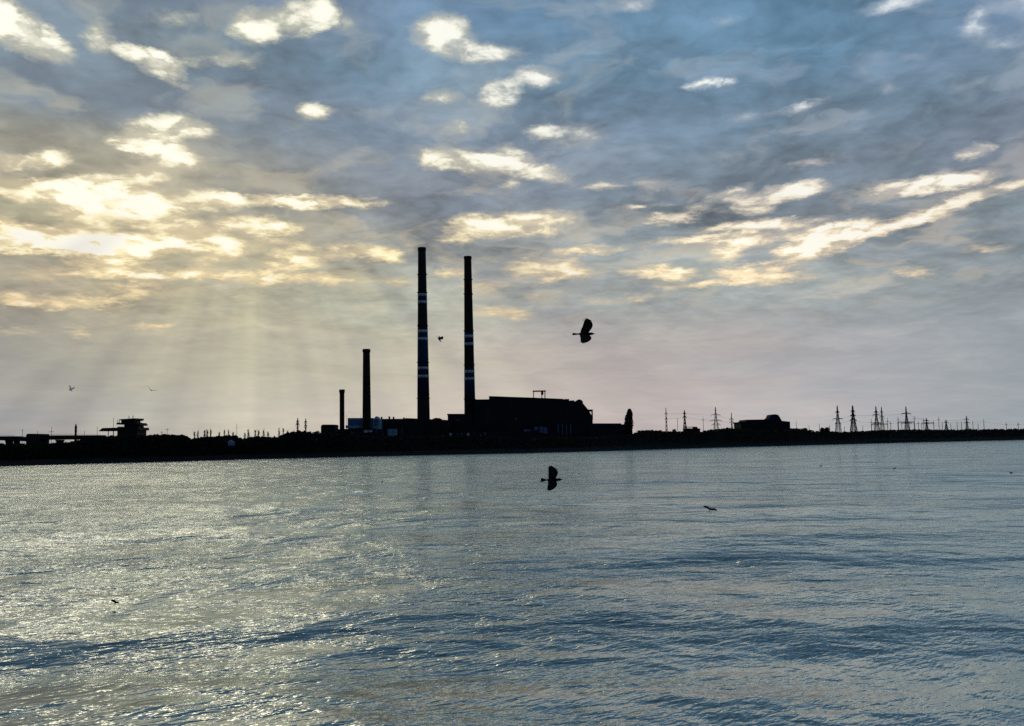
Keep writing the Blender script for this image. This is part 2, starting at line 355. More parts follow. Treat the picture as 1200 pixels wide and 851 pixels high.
    gl = nt.nodes.new('ShaderNodeBsdfGlossy'); gl.inputs['Color'].default_value = (.92, 1.0, .96, 1); gl.inputs['Roughness'].default_value = .15
    df = nt.nodes.new('ShaderNodeBsdfDiffuse'); df.inputs['Color'].default_value = (.125, .165, .165, 1)
    fr = nt.nodes.new('ShaderNodeFresnel'); fr.inputs['IOR'].default_value = 1.40
    for q in (gl, df, fr): l(nn.outputs[0], q.inputs['Normal'])
    fm = nt.nodes.new('ShaderNodeMapRange'); fm.inputs[1].default_value = 0; fm.inputs[2].default_value = .55; fm.inputs[3].default_value = .44; fm.inputs[4].default_value = .97; l(fr.outputs[0], fm.inputs[0])
    mx = nt.nodes.new('ShaderNodeMixShader'); l(fm.outputs[0], mx.inputs[0]); l(df.outputs[0], mx.inputs[1]); l(gl.outputs[0], mx.inputs[2])
    l(mx.outputs[0], nt.nodes['Material Output'].inputs['Surface'])
    return m
wm = water_material()
wb_ = MB()
# near part as a gently swelling grid, the rest flat
nx, ny = 150, 150
vs = []
def swell(x, y):
    k = max(0, min(1, (y-14)/10))*max(0, min(1, (150-y)/60))*max(0, min(1, (110-abs(x))/30))
    return k*.22*(mnoise.noise(Vector((x*.045, y*.13, 2.2))) + .4*mnoise.noise(Vector((x*.13+5, y*.35, 7))))
xs = [-110+220*i/nx for i in range(nx+1)]; ys = [12+138*(j/ny)**1.5 for j in range(ny+1)]
vs = [(x, y, swell(x, y)) for y in ys for x in xs]
fs = [(j*(nx+1)+i, j*(nx+1)+i+1, (j+1)*(nx+1)+i+1, (j+1)*(nx+1)+i) for j in range(ny) for i in range(nx)]
wb_.add(vs, fs)
B = 12000
x0, x1, y0, y1 = -110, 110, 12, 150
wb_.add([(-B,-200,0),(B,-200,0),(B,y0,0),(x1,y0,0),(x0,y0,0),(-B,y0,0),(x0,y1,0),(x1,y1,0),(-B,y1,0),(B,y1,0),(-B,2500,0),(B,2500,0)],
        [(0,1,2,3,4,5),(5,4,6,8),(3,2,9,7),(8,6,7,9,11,10)])
wo = wb_.build('water', wm, smooth=True); wo['kind'] = 'structure'

# ------------------------------------------------------------------ land
SHORE = [(-900,574),(-400,557.5),(0,546.5),(100,543.5),(200,541),(300,538),(380,536.2),(500,533.5),(600,531.5),(700,529),(750,527.3),(850,524.3),(940,522),(1060,518.8),(1200,515.6),(1600,506),(2000,497)]
def shore_y(px):
    for (a, ya), (b, yb) in zip(SHORE, SHORE[1:]):
        if a <= px <= b: return ya + (yb-ya)*(px-a)/(b-a)
lb = MB()
cols = []
N_ = 220
for i in range(N_+1):
    px = -900 + 2900*i/N_
    q = on_water(px, shore_y(px))
    jit = mnoise.noise(Vector((i*.35, 0, 3)))*2.0
    base_ = Vector((q.x, q.y+jit, 0)); out_ = Vector((q.x, q.y, 0)).normalized()
    col = []
    for d, z in ((-2,-.5),(0,.05),(5,1.6),(12,2.6),(30,GZ),(400,GZ),(2500,GZ),(20000,GZ)):
        hh = z + (mnoise.noise(Vector((px*.03, d*.1, 9)))*.5 if 0 < d < 40 else 0)
        p = base_ + out_*d; col.append((p.x, p.y, hh))
    cols.append(col)
nv = len(cols[0])
lb.add([v for c in cols for v in c], [(i*nv+j, (i+1)*nv+j, (i+1)*nv+j+1, i*nv+j+1) for i in range(N_) for j in range(nv-1)])
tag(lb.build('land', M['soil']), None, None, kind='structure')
def shore_dist(px): return on_water(px, shore_y(px)).y

# ------------------------------------------------------------------ vegetation
def leaf_cloud(mb, pts_fn, n, size):
    for _ in range(n):
        c, s = pts_fn(); s *= size
        a = Vector((random.gauss(0,1), random.gauss(0,1), random.gauss(0,1))).normalized(); b = a.orthogonal().normalized()*s*random.uniform(.5,1); a *= s
        mb.add([c-a*.6-b*.3, c+b-a*.2, c+a, c-b+a*.1], [(0,1,2,3)])
def interp(tab, x):
    if x <= tab[0][0]: return tab[0][1]
    for (a, ya), (b, yb) in zip(tab, tab[1:]):
        if a <= x <= b: return ya + (yb-ya)*(x-a)/(b-a)
    return tab[-1][1]
SKYL = [(-300,530),(0,521),(30,521),(45,521),(80,519),(92,516.5),(112,512.5),(140,511),(170,511),(185,510),(200,510),(218,511),(224,515),(235,513),(265,511),(277,511),(281,517),(290,513),(300,512),(325,513),
        (335,508),(350,505.5),(364,506.5),(367,511),(376,507),(395,508),(440,512),(470,511),(520,511),(560,512),(620,513),(700,512),(741,509),(752,504.5),(765,504.5),(785,506),(800,506),(820,506),(835,504),(850,502),(868,503),(900,505),(930,502),(945,503.5),
        (960,506),(1000,506),(1025,504.5),(1060,503.5),(1100,503.6),(1200,502.8),(1600,495)]
def belt(name, xa, xb, n, label):
    mb = MB()
    def fn():
        px = random.uniform(xa, xb); D = shore_dist(px) + random.uniform(10, 45)
        top = P(px, interp(SKYL, px) + 1.2*mnoise.noise(Vector((px*.25, 1, D*.02))) + 1.0*mnoise.noise(Vector((px*.8, 4, 0))) + .6, D).z
        z = 1.0 + (top-1.0)*(1-random.random()**1.6*1.0)
        p = P(px, 500, D); return Vector((p.x, p.y, z)), random.uniform(.5, 1.3)
    leaf_cloud(mb, fn, n, .95)
    cv = []
    n2 = int((xb-xa)/1.5)
    for i in range(n2+1):      # the dense heart of the scrub
        px = xa+(xb-xa)*i/n2; D = shore_dist(px)+32; tz = P(px, interp(SKYL, px)+2.2+1.5*mnoise.noise(Vector((px*.3, 2, 0))), D).z; p = P(px, 500, D)
        cv += [(p.x, D-22, 1.5), (p.x, D-12, tz*.6), (p.x, D, tz), (p.x, D+14, 2)]
    mb.add(cv, [(i*4+j, (i+1)*4+j, (i+1)*4+j+1, i*4+j+1) for i in range(n2) for j in range(3)])
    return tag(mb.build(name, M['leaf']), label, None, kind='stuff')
belt('undergrowth', -120, 366, 30000, 'dark scrub and undergrowth filling the bank left of the power station')
belt('shrubbery', 366, 742, 16000, 'black shrubbery along the shore in front of the power station')
belt('vegetation', 742, 1330, 30000, 'dark scrub and reeds along the low bank right of the power station')

def tree(x, ytop, D, wpx, kind, label, group=None, ybase=None):
    """round, bare poplar or cone"""
    s = D/F
    top = P(x, ytop, D); h = top.z - GZ; r = wpx*s/2
    t = thing({'round': 'round_tree', 'poplar': 'bare_poplar', 'cone': 'leaning_tree'}[kind], (top.x, D, GZ), label, 'tree', group)
    tr = MB()
    tr.bar((0,0,-.5), (0,0,h*.55), .28, .16, 7); tr.bar((0,0,h*.55), (0,0,h*(.97 if kind != 'round' else .8)), .16, .05, 6)
    if kind == 'poplar':
        for k in range(26):
            z = h*random.uniform(.25,.88); a = random.uniform(0, 6.28); l_ = h*random.uniform(.10,.2)
            rr_ = r*.9*(1.1-z/h*.6)
            tr.bar((0,0,z), (math.cos(a)*rr_, math.sin(a)*rr_, z+l_), .09, .03, 4)
    else:
        for k in range(8):
            z = h*random.uniform(.3,.6); a = random.uniform(0, 6.28); tr.bar((0,0,z), (math.cos(a)*r*.7, math.sin(a)*r*.7, z+h*.25), .12, .04, 5)
    tr.build('trunk', M['bark'], t)
    cr = MB()
    lobes = [(random.uniform(-.5,.5), random.uniform(-.5,.5), random.uniform(.55,.8), random.uniform(.35,.6)) for _ in range(7)]
    def fn():
        if kind == 'round':
            lx, ly, lz, lr = random.choice(lobes); v = Vector((random.gauss(0,1), random.gauss(0,1), random.gauss(0,1))).normalized()*lr*random.random()**.4
            p = Vector(((lx+v.x)*r, (ly+v.y)*r, h*lz + v.z*h*.35)); p.z = min(p.z, h)
        elif kind == 'cone':
            u = random.random()**.8; a = random.uniform(0, 6.28)
            prof = (.75+.25*min(1, u/.3) if u < .45 else math.sqrt(max(0, 1-((u-.45)/.56)**2)))*r*(.9+.3*mnoise.noise(Vector((u*5, a, 1))))
            q = prof*random.random()**.5; p = Vector((math.cos(a)*q + .75*r*(u-.4), math.sin(a)*q, h*(.06+.94*u)))
        else:
            u = random.random()**1.1; a = random.uniform(0, 6.28); q = r*(1-.75*u)*random.random()**.7
            p = Vector((math.cos(a)*q, math.sin(a)*q, h*(.15+.78*u)))
        return p, random.uniform(.5, 1.2)
    leaf_cloud(cr, fn, {'round': 900, 'cone': 4200, 'poplar': 170}[kind], {'round': .6, 'cone': .6, 'poplar': .38}[kind])
    cr.build('crown', M['leaf'], t)
    return t
tree(735.3, 479.6, 620, 11.3, 'cone', 'tall dark rounded poplar like tree standing alone at the right end of the power station', None)
# bare poplars on the skyline left of the power station
PG = 'bare poplars on the skyline left of the power station'
PX = [(228,505,'first of the bare poplars right of the flat dark bank'),(232,504,'bare poplar second in the row right of the flat bank'),(240,503,'bare poplar at the start of the second small clump'),(243,502,'tallest bare poplar of the second small clump'),(247,502.5,'bare poplar closing the second small clump'),
      (257,505,'low bare poplar before the tall pair on the skyline'),(263,502.5,'bare poplar, one of the tall pair nearer the flat bank'),(268,503,'bare poplar, one of the tall pair nearer the thin mast'),(273,505,'bare poplar just before the thin mast'),
      (287,506,'short bare poplar just after the thin mast'),(291,502,'slim bare poplar alone between thin mast and dense clump'),(299,503,'first bare poplar of the dense clump after the mast'),(303,503,'bare poplar in the middle of the dense clump'),(309,502,'tallest bare poplar at the end of the dense clump'),(314,505,'small bare poplar beside the dense clump'),
      (327,500.5,'tall bare poplar, farther from the power station of a close pair'),(332,500.5,'tall bare poplar, nearer the power station of a close pair'),(337,504,'short bushy poplar beside the two small lattice pylons'),(344,504,'short poplar just left of the two small lattice pylons'),(362,505.5,'small poplar between the lattice pylons and the rounded bush')]
for x, y, l in PX: tree(x, y, shore_dist(x)+random.uniform(45, 80), random.uniform(4.5, 6.5), 'poplar', l, PG)
RG = 'round trees along the bank'
for x, y, wd, l in [(129,508.5,12,'low round tree under the tip of the sloping canopy'),(178,508,16,'round tree just right of the stepped loading tower'),(196,507.5,10,'round tree with flat top right of the loading tower'),(282,511,6,'little round tree beside the thin mast on the skyline'),
                 (370,504,12,'rounded bushy tree left of the square block'),(343,505,22,'broad round tree under the two small lattice pylons'),(755,502.5,22,'broad round tree just right of the lone leaning tree'),(768,504,14,'small round tree left of the first tall mast'),
                 (790,502.5,9,'small round tree between the first two tall masts'),(832,502.5,12,'round tree under the wide substation pylon'),(850,500,14,'round tree left of the domed building'),(858,500.5,12,'round tree touching the wall of the domed building'),
                 (932,500,12,'round tree at the right wall of the domed building'),(943,500,9,'second round tree right of the domed building'),(964,499.5,8,'round tree nearest the left of the two dense pylons'),(969,499.5,8,'bushy round tree by the foot of the first dense pylon')]:
    tree(x, y, shore_dist(x)+55, wd, 'round', l, RG)

# ------------------------------------------------------------------ buildings
def slab(mb, x0p, yt, x1p, yb_, D, depth, yt2=None):
    """box whose front face covers the pixel rectangle at distance D"""
    a = P(x0p, yt, D); b = P(x1p, yt2 if yt2 is not None else yt, D); zb = GZ-.5 if yb_ is None else P((x0p+x1p)/2, yb_, D).z
    mb.prism([(a.x, zb), (b.x, zb), (b.x, b.z), (a.x, a.z)], D, D+depth)
def poly(mb, pts, D, depth, base=GZ-.5):
    q = [P(x, y, D) for x, y in pts]
    pl = [(p.x, p.z) for p in q]
    if base is not None: pl = [(pl[0][0], base)] + pl + [(pl[-1][0], base)]
    mb.prism(pl, D, D+depth)
def bld(name, x, D, label, cat='building'):
    """empty at the building's base; children are built in world space then kept by inverse"""
    p = P(x, 510, D); return thing(name, (p.x, D, GZ), label, cat)
def part(mb, name, m, t, par=None):
    o = mb.build(name, m)
    o.data.transform(Matrix.Translation(-t.location))
    o.parent = par or t
    return o
def rect(t, name, m, x0p, y0p, x1p, y1p, D, proud=.15, par=None, depth=.2):
    mb = MB(); slab(mb, x0p, y0p, x1p, y1p, D-proud, depth); return part(mb, name, m, t, par)

# main turbine hall
D = 1000
t = bld('turbine_hall', 620, D, 'huge black power station hall with stepped roof behind the shore')
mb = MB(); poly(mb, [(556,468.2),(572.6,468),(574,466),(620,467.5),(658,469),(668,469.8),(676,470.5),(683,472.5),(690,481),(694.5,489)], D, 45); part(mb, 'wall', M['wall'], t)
mb = MB()
for a, b in (((573,464.3),(620,465.9)),((620,465.9),(660,467.5))):
    p, q = P(*a, D), P(*b, D); mb.prism([(p.x,p.z-2),(q.x,q.z-2),(q.x,q.z),(p.x,p.z)], D-1, D+46)
part(mb, 'roof', M['roof'], t)
for a, b, y in ((661,667,467.7),(668.5,673,469.3)):
    mb = MB(); slab(mb, a, y, b, 471, D+4, 20); part(mb, 'roof_vent', M['roof'], t)
mb = MB(); poly(mb, [(675.5,472),(676.5,468.8),(679,468),(682,469.2),(683.5,472)], D+2, 25, None); part(mb, 'rooftop_housing', M['roof'], t)
for k in range(13):     # pilasters between bays
    x = 578 + k*8.3; rect(t, 'pilaster', M['concrete'], x, 470+k*.35, x+1.0, 500, D, .5, depth=.5)
for x0_, y0_, x1_, y1_ in ((614,503,618,506),(618.5,503.5,622,505.5)): rect(t, 'window', M['dim'], x0_, y0_, x1_, y1_, D)
for x0_, y0_, x1_, y1_ in ((626,500.5,631,504.5),(632,500,636.5,507),(637,501,641.5,508)): rect(t, 'window', M['dim'], x0_, y0_, x1_, y1_, D)
for k in range(4): rect(t, 'pipe', M['dim'], 653.5+k*4.9, 497, 654.6+k*4.9, 509, D, .8)
rect(t, 'window', M['dim'], 603, 489.5, 606, 491.5, D)
# roof gantry
g = thing('rooftop_crane_frame', (P(632,466,D).x, D, P(632,467,D).z), 'small open steel crane frame on the roof of the power station hall', 'crane frame')
mb = MB(); s = D/F; z0 = P(632,467.3,D).z
for x in (625.3,635.2,638.8):
    for dd in (3, 12):
        mb = MB(); p = P(x, 458.5, D); mb.bar((p.x, D+dd, z0-1), (p.x, D+dd, p.z), .35); part(mb, 'leg', M['steel'], g)
mb = MB(); p, q = P(624.5,458.2,D), P(639.8,458.2,D); mb.box((p.x, D+2, p.z-.5), (q.x, D+13, p.z+.5)); part(mb, 'beam', M['steel'], g)
mb = MB(); p = P(635,461,D); mb.box((p.x-.6, D+2, p.z-1.2), (p.x+1.8, D+13, p.z+1.8)); part(mb, 'trolley', M['steel'], g)
# side frame at the hall's right end
g = bld('conveyor_head_frame', 690, D-4, 'open steel head frame hanging on the stepped right end of the hall', 'steel frame')
mb = MB()
for x in (690.3, 694.2):
    for dd in (-4, 5):
        mb = MB(); a, b = P(x, 480, D-4), P(x, 492, D-4); mb.bar((a.x, D+dd, b.z), (a.x, D+dd, a.z), .4); part(mb, 'leg', M['steel'], g)
mb = MB(); slab(mb, 687, 480, 694.8, 482.2, D-5, 11); part(mb, 'platform', M['steel'], g)
mb = MB(); a, b = P(686, 484, D-4), P(694, 489, D-4); mb.bar(a, b, .35); part(mb, 'brace', M['steel'], g)

t = bld('boiler_annex', 535, 1003, 'flat roofed dark annex between the two tall chimneys')
mb = MB(); slab(mb, 524.6, 486, 556, None, 1003, 30); part(mb, 'wall', M['wall'], t)
mb = MB(); slab(mb, 524, 485, 556, 486.3, 1002, 32); part(mb, 'roof', M['roof'], t)
rect(t, 'window', M['dim'], 535, 492, 538.5, 493, 1003)
t = bld('transformer_house', 550, 930, 'long low dark shed with small pale panels before the annex')
mb = MB(); slab(mb, 524, 504, 600, None, 930, 20); part(mb, 'wall', M['wall'], t)
mb = MB(); slab(mb, 523.5, 503, 600.5, 504.2, 929, 22); part(mb, 'roof', M['roof'], t)
for x, y, wd, hh, mm in ((528,509,2.6,3,'white'),(536,509,1.6,1.6,'dim'),(541,508.5,2.5,2,'dim'),(548.5,509,3,3,'white'),(556,508,1.6,1.5,'dim'),(563,511.5,1.6,4,'dim'),(568.5,508.5,2,3,'dim')):  # added window panels stand in for small pale objects
    rect(t, 'window', M[mm], x-wd/2, y-hh/2, x+wd/2, y+hh/2, 930)

t = bld('long_workshop', 480, 960, 'long low black workshop with vents behind the tallest chimney')
mb = MB(); poly(mb, [(443,491),(474,490.8),(475,490),(500,491),(525,492.3)], 960, 35); part(mb, 'wall', M['wall'], t)
for x, y in ((447,488.5),(456,488),(461,488.5),(473,489.3),(511,489.5),(517,491)):
    mb = MB(); slab(mb, x-.8, y, x+.8, 492, 962, 3); part(mb, 'vent', M['steel'], t)
mb = MB(); poly(mb, [(506,492),(508,490.3),(515,490),(517,492.2)], 959, 12, None); part(mb, 'skylight', M['roof'], t)
t = bld('gatehouse', 459, 900, 'small dark house with bright four pane window below the workshop')
mb = MB(); slab(mb, 450, 500.5, 470, None, 900, 16); part(mb, 'wall', M['wall'], t)
mb = MB(); slab(mb, 449.3, 499.6, 470.7, 500.8, 899, 18); part(mb, 'roof', M['roof'], t)
fr = rect(t, 'window', M['dim'], 453.8, 502.5, 465.8, 511.3, 900)
for a, b in ((454.6,503.3),(460.2,503.3),(454.6,507.2),(460.2,507.2)): rect(t, 'pane', M['pale'], a, b, a+4.9, b+3.4, 900, .35, fr)
rect(t, 'door', M['dim'], 458.5, 512.4, 464.5, 515, 900)

t = bld('blue_plant_building', 424, 940, 'flat blue clad plant building with pale strip at its foot beside the mid chimney')
mb = MB(); slab(mb, 407.5, 491.5, 437, None, 940, 30); part(mb, 'wall', M['blue'], t)
rect(t, 'lower_wall', M['pale'], 405, 498.6, 421, 501.8, 940, .5); rect(t, 'lower_wall', M['white'], 424, 499.2, 434.5, 501.2, 940, .5)
rect(t, 'roof', M['pale'], 407.5, 489.9, 437, 491.5, 940, .4, depth=31)
mb = MB(); poly(mb, [(437,491),(438.5,490.5),(440.5,487.8),(442.5,490),(444.5,490.5)], 939, 20); part(mb, 'stair_tower', M['pale'], t)
rect(t, 'pane', M['blue'], 438.5, 492, 443, 495, 939, .3); rect(t, 'pane', M['blue'], 438.5, 496.5, 443, 499, 939, .3)
for x in (406.2, 423): 
    mb = MB(); a = P(x, 486.5, 938); mb.bar((a.x, 938, GZ), a, .3, .12); part(mb, 'mast', M['dim'], t)
t = bld('maintenance_shed', 410, 880, 'dark wide shed with violet windows under the blue building')
mb = MB(); slab(mb, 393.5, 503, 447, None, 880, 22); part(mb, 'wall', M['wall'], t)
mb = MB(); poly(mb, [(393,503.3),(420,501.9),(447.5,503.3)], 879, 24, None); part(mb, 'roof', M['roof'], t)
for a, b, c, d, mm in ((426.5,504,431,507,'white'),(431.8,504,436.5,506.5,'white'),(440,503.8,442,507,'dim'),(394.5,507,396.5,513,'pale'),(411,506,414,508,'dim')): rect(t, 'window', M[mm], a, b, c, d, 880)
t = bld('pump_block', 384, 860, 'square dark pump block with one pale upright window by the shortest chimney')
mb = MB(); slab(mb, 376, 499, 392.3, None, 860, 18); part(mb, 'wall', M['wall'], t)
mb = MB(); poly(mb, [(376,499.2),(378,497.6),(391,497.6),(392.5,499.2)], 859, 20, None); part(mb, 'roof', M['roof'], t)
rect(t, 'window', M['pale'], 385.3, 507, 388.3, 514.5, 860)
t = bld('low_store', 715, 960, 'long low dark store reaching from the hall to the lone leaning tree')
mb = MB(); poly(mb, [(694,496.6),(700,496.5),(728,497.2),(741,498.3)], 960, 25); part(mb, 'wall', M['wall'], t)
rect(t, 'roof', M['navy'], 694, 496.2, 728, 498.8, 960, .4, depth=26)
rect(t, 'canopy', M['steel'], 734, 497.8, 742.5, 499.2, 958, .4, depth=8)
t = bld('domed_building', 898, 900, 'broad flat dark building with rounded dome on its roof')
mb = MB(); poly(mb, [(868.5,495),(873.5,494.6),(875.5,491.9),(900,491.5),(925.8,494.2)], 900, 30); part(mb, 'wall', M['wall'], t)
mb = MB(); poly(mb, [(899,492),(902,489.5),(903.5,486.2),(908,485.5),(912,486.2),(914.5,490),(916.5,493.6)], 903, 14, None); part(mb, 'dome', M['navy'], t)
mb = MB(); slab(mb, 868, 494.6, 870, 496, 899, 32); part(mb, 'parapet', M['roof'], t)
t = bld('switchgear_block', 815, 880, 'small flat dark block between two tall masts')
mb = MB(); slab(mb, 803.5, 502.8, 820.5, None, 880, 12); part(mb, 'wall', M['wall'], t)
mb = MB(); slab(mb, 813, 500.3, 817.5, 502.9, 881, 6); part(mb, 'rooftop_housing', M['roof'], t)
rect(t, 'roof', M['roof'], 803, 502.2, 821, 503.1, 880, .4, depth=13)
t = bld('white_dome_shelter', 271, 500, 'tiny pale rounded shelter glinting in the dark bank', 'shelter')
a = P(271, 518, 455); mb = MB(); mb.lathe([(1.6,-1.5),(1.6,0),(1.4,.6),(.8,1.1),(.05,1.3)], 16, (0,0)); o = mb.build('dome', M['dim'], t, True); t.location = (a.x, 455, a.z-.4)

# ------------------------------------------------------------------ chimneys
def chimney(name, D, ytop, ybot, xt0, xt1, xb0, xb1, label, m, bands=(), blues=(), rings=()):
    cx = lambda y: ((xt0+xt1)/2 + ((xb0+xb1)/2-(xt0+xt1)/2)*(y-ytop)/(ybot-ytop))
    wd = lambda y: ((xt1-xt0) + ((xb1-xb0)-(xt1-xt0))*(y-ytop)/(ybot-ytop))
    s = D/F
    base = P(cx(515), 515, D)
    t = thing(name, (base.x, D, GZ), label, 'chimney')
    def zr(y):
        p = P(cx(y), y, D); return p.z-GZ, wd(y)*s/2
    yb = 516
    zb, rb = zr(yb); zt, rt = zr(ytop)
    fr = lambda z: rb+(rt-rb)*(z-zb)/(zt-zb)
    mb = MB(); mb.lathe([(fr(-.5),-.5)]+[(fr(zt*k/12), zt*k/12) for k in range(1,12)]+[(rt,zt)], 28)
    mb.build('shaft', m, t, True)
    mb = MB(); mb.lathe([(rt+.05,zt-4),(rt+.35,zt-3.2),(rt+.35,zt),(rt-.6,zt+.02)], 28); mb.build('cap', M['roof'], t)
    for ya, yb_ in blues:
        z1, _ = zr(ya); z0_, _ = zr(yb_); mb = MB(); mb.lathe([(fr(z0_)+.06,z0_),(fr(z1)+.06,z1)], 28); mb.build('painted_band', M['navy'], t, True)
    for y in bands:
        z1, _ = zr(y-1.6); z0_, _ = zr(y+1.6); mb = MB(); mb.lathe([(fr(z0_)+.12,z0_),(fr(z1)+.12,z1)], 28); mb.build('white_band', M['white'], t, True)
    for y in rings:
        z, _ = zr(y); mb = MB(); mb.lathe([(fr(z)+.1,z-.5),(fr(z)+.9,z-.1),(fr(z)+.9,z+.15),(fr(z)+.1,z+.25)], 28)
        for k in range(14):
            a = 2*math.pi*k/14; q = (fr(z)+.85); mb.bar((q*math.cos(a),q*math.sin(a),z), (q*math.cos(a),q*math.sin(a),z+1.2), .05)
        mb.build('platform', M['steel'], t)
    mb = MB(); a = -1.9
    for off in (-.25,.25): mb.bar((fr(0)*math.cos(a)+off, fr(0)*math.sin(a)-.3, 0), (rt*math.cos(a)+off, rt*math.sin(a)-.3, zt-1), .05)
    for k in range(int(zt/2.5)):
        z = k*2.5; mb.bar((fr(z)*math.cos(a)-.25, fr(z)*math.sin(a)-.3, z), (fr(z)*math.cos(a)+.25, fr(z)*math.sin(a)-.3, z), .04)
    mb.build('ladder', M['steel'], t)
    return t
chimney('tall_chimney', 985, 290.5, 492, 488, 497.2, 488.8, 503.6, 'tallest chimney, dark with faint white bands and long blue stretch', M['concrete'],
        (346,354.5,388.5,397.5,431.8,441.3), ((344,358),(386,465),), (322,343,382,425,467))
chimney('tall_chimney', 1015, 300.7, 486, 542.6, 551.2, 544, 557.2, 'second tall chimney with paired white bands beside the hall', M['brick'],
        (394.5,403.5,435.8,444.2), ((390,408),(432,470)), (328,345,388,428,468))
chimney('brick_chimney', 930, 409.3, 490, 423.6, 431.7, 424.4, 434.3, 'plain dark mid height chimney rising behind the blue building', M['brick'], (), (), (411.5,))
chimney('brick_chimney', 900, 456.6, 502, 397.3, 402.8, 397.9, 403.5, 'shortest plain dark chimney next to the square pump block', M['brick'], (), (), (458.5,))

# ------------------------------------------------------------------ jetty bridge and loading tower, left
Db = 520
t = bld('conveyor_bridge', 60, Db, 'long low conveyor bridge on piers running to the loading tower', 'bridge')
mb = MB(); poly(mb, [(-90,514),(-20,511.5),(16,511.2),(31,513)], Db, 8, None); 
q = [P(x, y, Db) for x, y in ((-90,514),(-20,511.5),(16,511.2),(31,513),(31,517.5),(14,516.3),(-20,516.2),(-90,519))]
mb = MB(); mb.prism([(p.x,p.z) for p in q], Db, Db+8); part(mb, 'deck', M['concrete'], t)
q = [P(x, y, Db) for x, y in ((45,510.4),(117,510),(117,515.3),(78,515.2),(45,515.6))]
mb = MB(); mb.prism([(p.x,p.z) for p in q], Db, Db+8); part(mb, 'deck', M['concrete'], t)
mb = MB(); poly(mb, [(30.6,509.6),(32,508.4),(36,508.3),(44.5,508.6),(45.4,510)], Db-2, 12); part(mb, 'transfer_tower', M['concrete'], t)
for x, hw in ((-60,1.2),(7.6,1.3),(16.5,.5),(67.2,1.5),(101,.8)):
    q = [P(x-hw*2,515.5,Db+1), P(x+hw*2,515.5,Db+1), P(x+hw,518,Db+1), P(x+hw,523,Db+1), P(x-hw,523,Db+1), P(x-hw,518,Db+1)]
    pl = [(p.x,p.z) for p in q]; pl[3] = (pl[3][0], GZ-.5); pl[4] = (pl[4][0], GZ-.5)
    mb = MB(); mb.prism(pl, Db+1, Db+7); part(mb, 'pier', M['concrete'], t)
mb = MB()
for (xa, ya, xb, yb_) in ((-20,510.4,16,510.1),(45,509.3,117,508.9)):
    a, b = P(xa,ya,Db), P(xb,yb_,Db); mb.bar(a, b, .06)
    n = int((xb-xa)/3)
    for k in range(n+1):
        c = a.lerp(b, k/n); mb.bar(c, c-Vector((0,0,.7)), .05)
part(mb, 'railing', M['steel'], t)

Dt = 540
t = bld('loading_tower', 149, Dt, 'stepped dark loading tower with two decks and whip masts', 'tower')
mb = MB(); slab(mb, 137.5, 503, 160.5, None, Dt, 14); part(mb, 'base_block', M['steel'], t)
mb = MB(); slab(mb, 136.8, 501, 162, 504.5, Dt-1, 16); part(mb, 'lower_deck', M['steel'], t)
mb = MB(); slab(mb, 145.5, 495, 158, 501.5, Dt+1, 11); part(mb, 'tower_house', M['steel'], t)
mb = MB(); slab(mb, 138, 500.2, 146, 502, Dt+1, 11); part(mb, 'side_house', M['steel'], t)
mb = MB(); slab(mb, 158.2, 499, 161.5, 502, Dt+1, 9); part(mb, 'side_house', M['steel'], t)
mb = MB(); slab(mb, 136.5, 495.5, 160, 497.4, Dt-1, 15); part(mb, 'upper_deck', M['steel'], t)
mb = MB(); slab(mb, 156, 496.8, 163.5, 498.8, Dt, 12); part(mb, 'side_platform', M['steel'], t)
mb = MB(); slab(mb, 142, 492, 157.5, 495.8, Dt+2, 9); part(mb, 'control_cabin', M['steel'], t)
mb = MB(); q = [P(x,y,Dt) for x,y in ((139,491.4),(158,490.2),(158.5,491.8),(156,493),(142,493))]; mb.prism([(p.x,p.z) for p in q], Dt, Dt+13); part(mb, 'roof', M['steel'], t)
mb = MB()
for x in (138, 139.8, 159.2):
    mb = MB(); a, b = P(x, 492, Dt), P(x+.2, 496, Dt); mb.bar(a, b, .18); part(mb, 'roof_post', M['steel'], t)
for x, y in ((151.2,487.3),(155.8,486.8)):
    mb = MB(); a = P(x, y, Dt+4); b = P(x, 492, Dt+4); mb.bar(b, a, .26, .15); mb.bar(a+Vector((-.5,0,-.8)), a+Vector((.5,0,-.8)), .06); part(mb, 'mast', M['steel'], t)
mb = MB(); 
for k in range(9):
    a = P(137.5+k*2.9, 501, Dt-1); mb.bar(a, a+Vector((0,0,.9)), .05)
a = P(137.5, 499.4, Dt-1); b = P(160.5, 499.2, Dt-1); mb.bar(a, b, .05); part(mb, 'railing', M['steel'], t)
t = bld('sloping_canopy', 126, Dt+2, 'dark wedge shaped boom canopy jutting from the loading tower', 'canopy')
q = [P(x,y,Dt+2) for x,y in ((115.2,505.5),(119.8,501.7),(137.4,501.2),(137.4,505.2))]
mb = MB(); mb.prism([(p.x,p.z) for p in q], Dt+2, Dt+9); part(mb, 'roof', M['steel'], t)
mb = MB()
for x in (127,133): a, b = P(x,505,Dt+4), P(x,512,Dt+4); mb = MB(); mb.bar((a.x,Dt+4,GZ), (a.x,Dt+4,a.z), .25); part(mb, 'post', M['steel'], t)

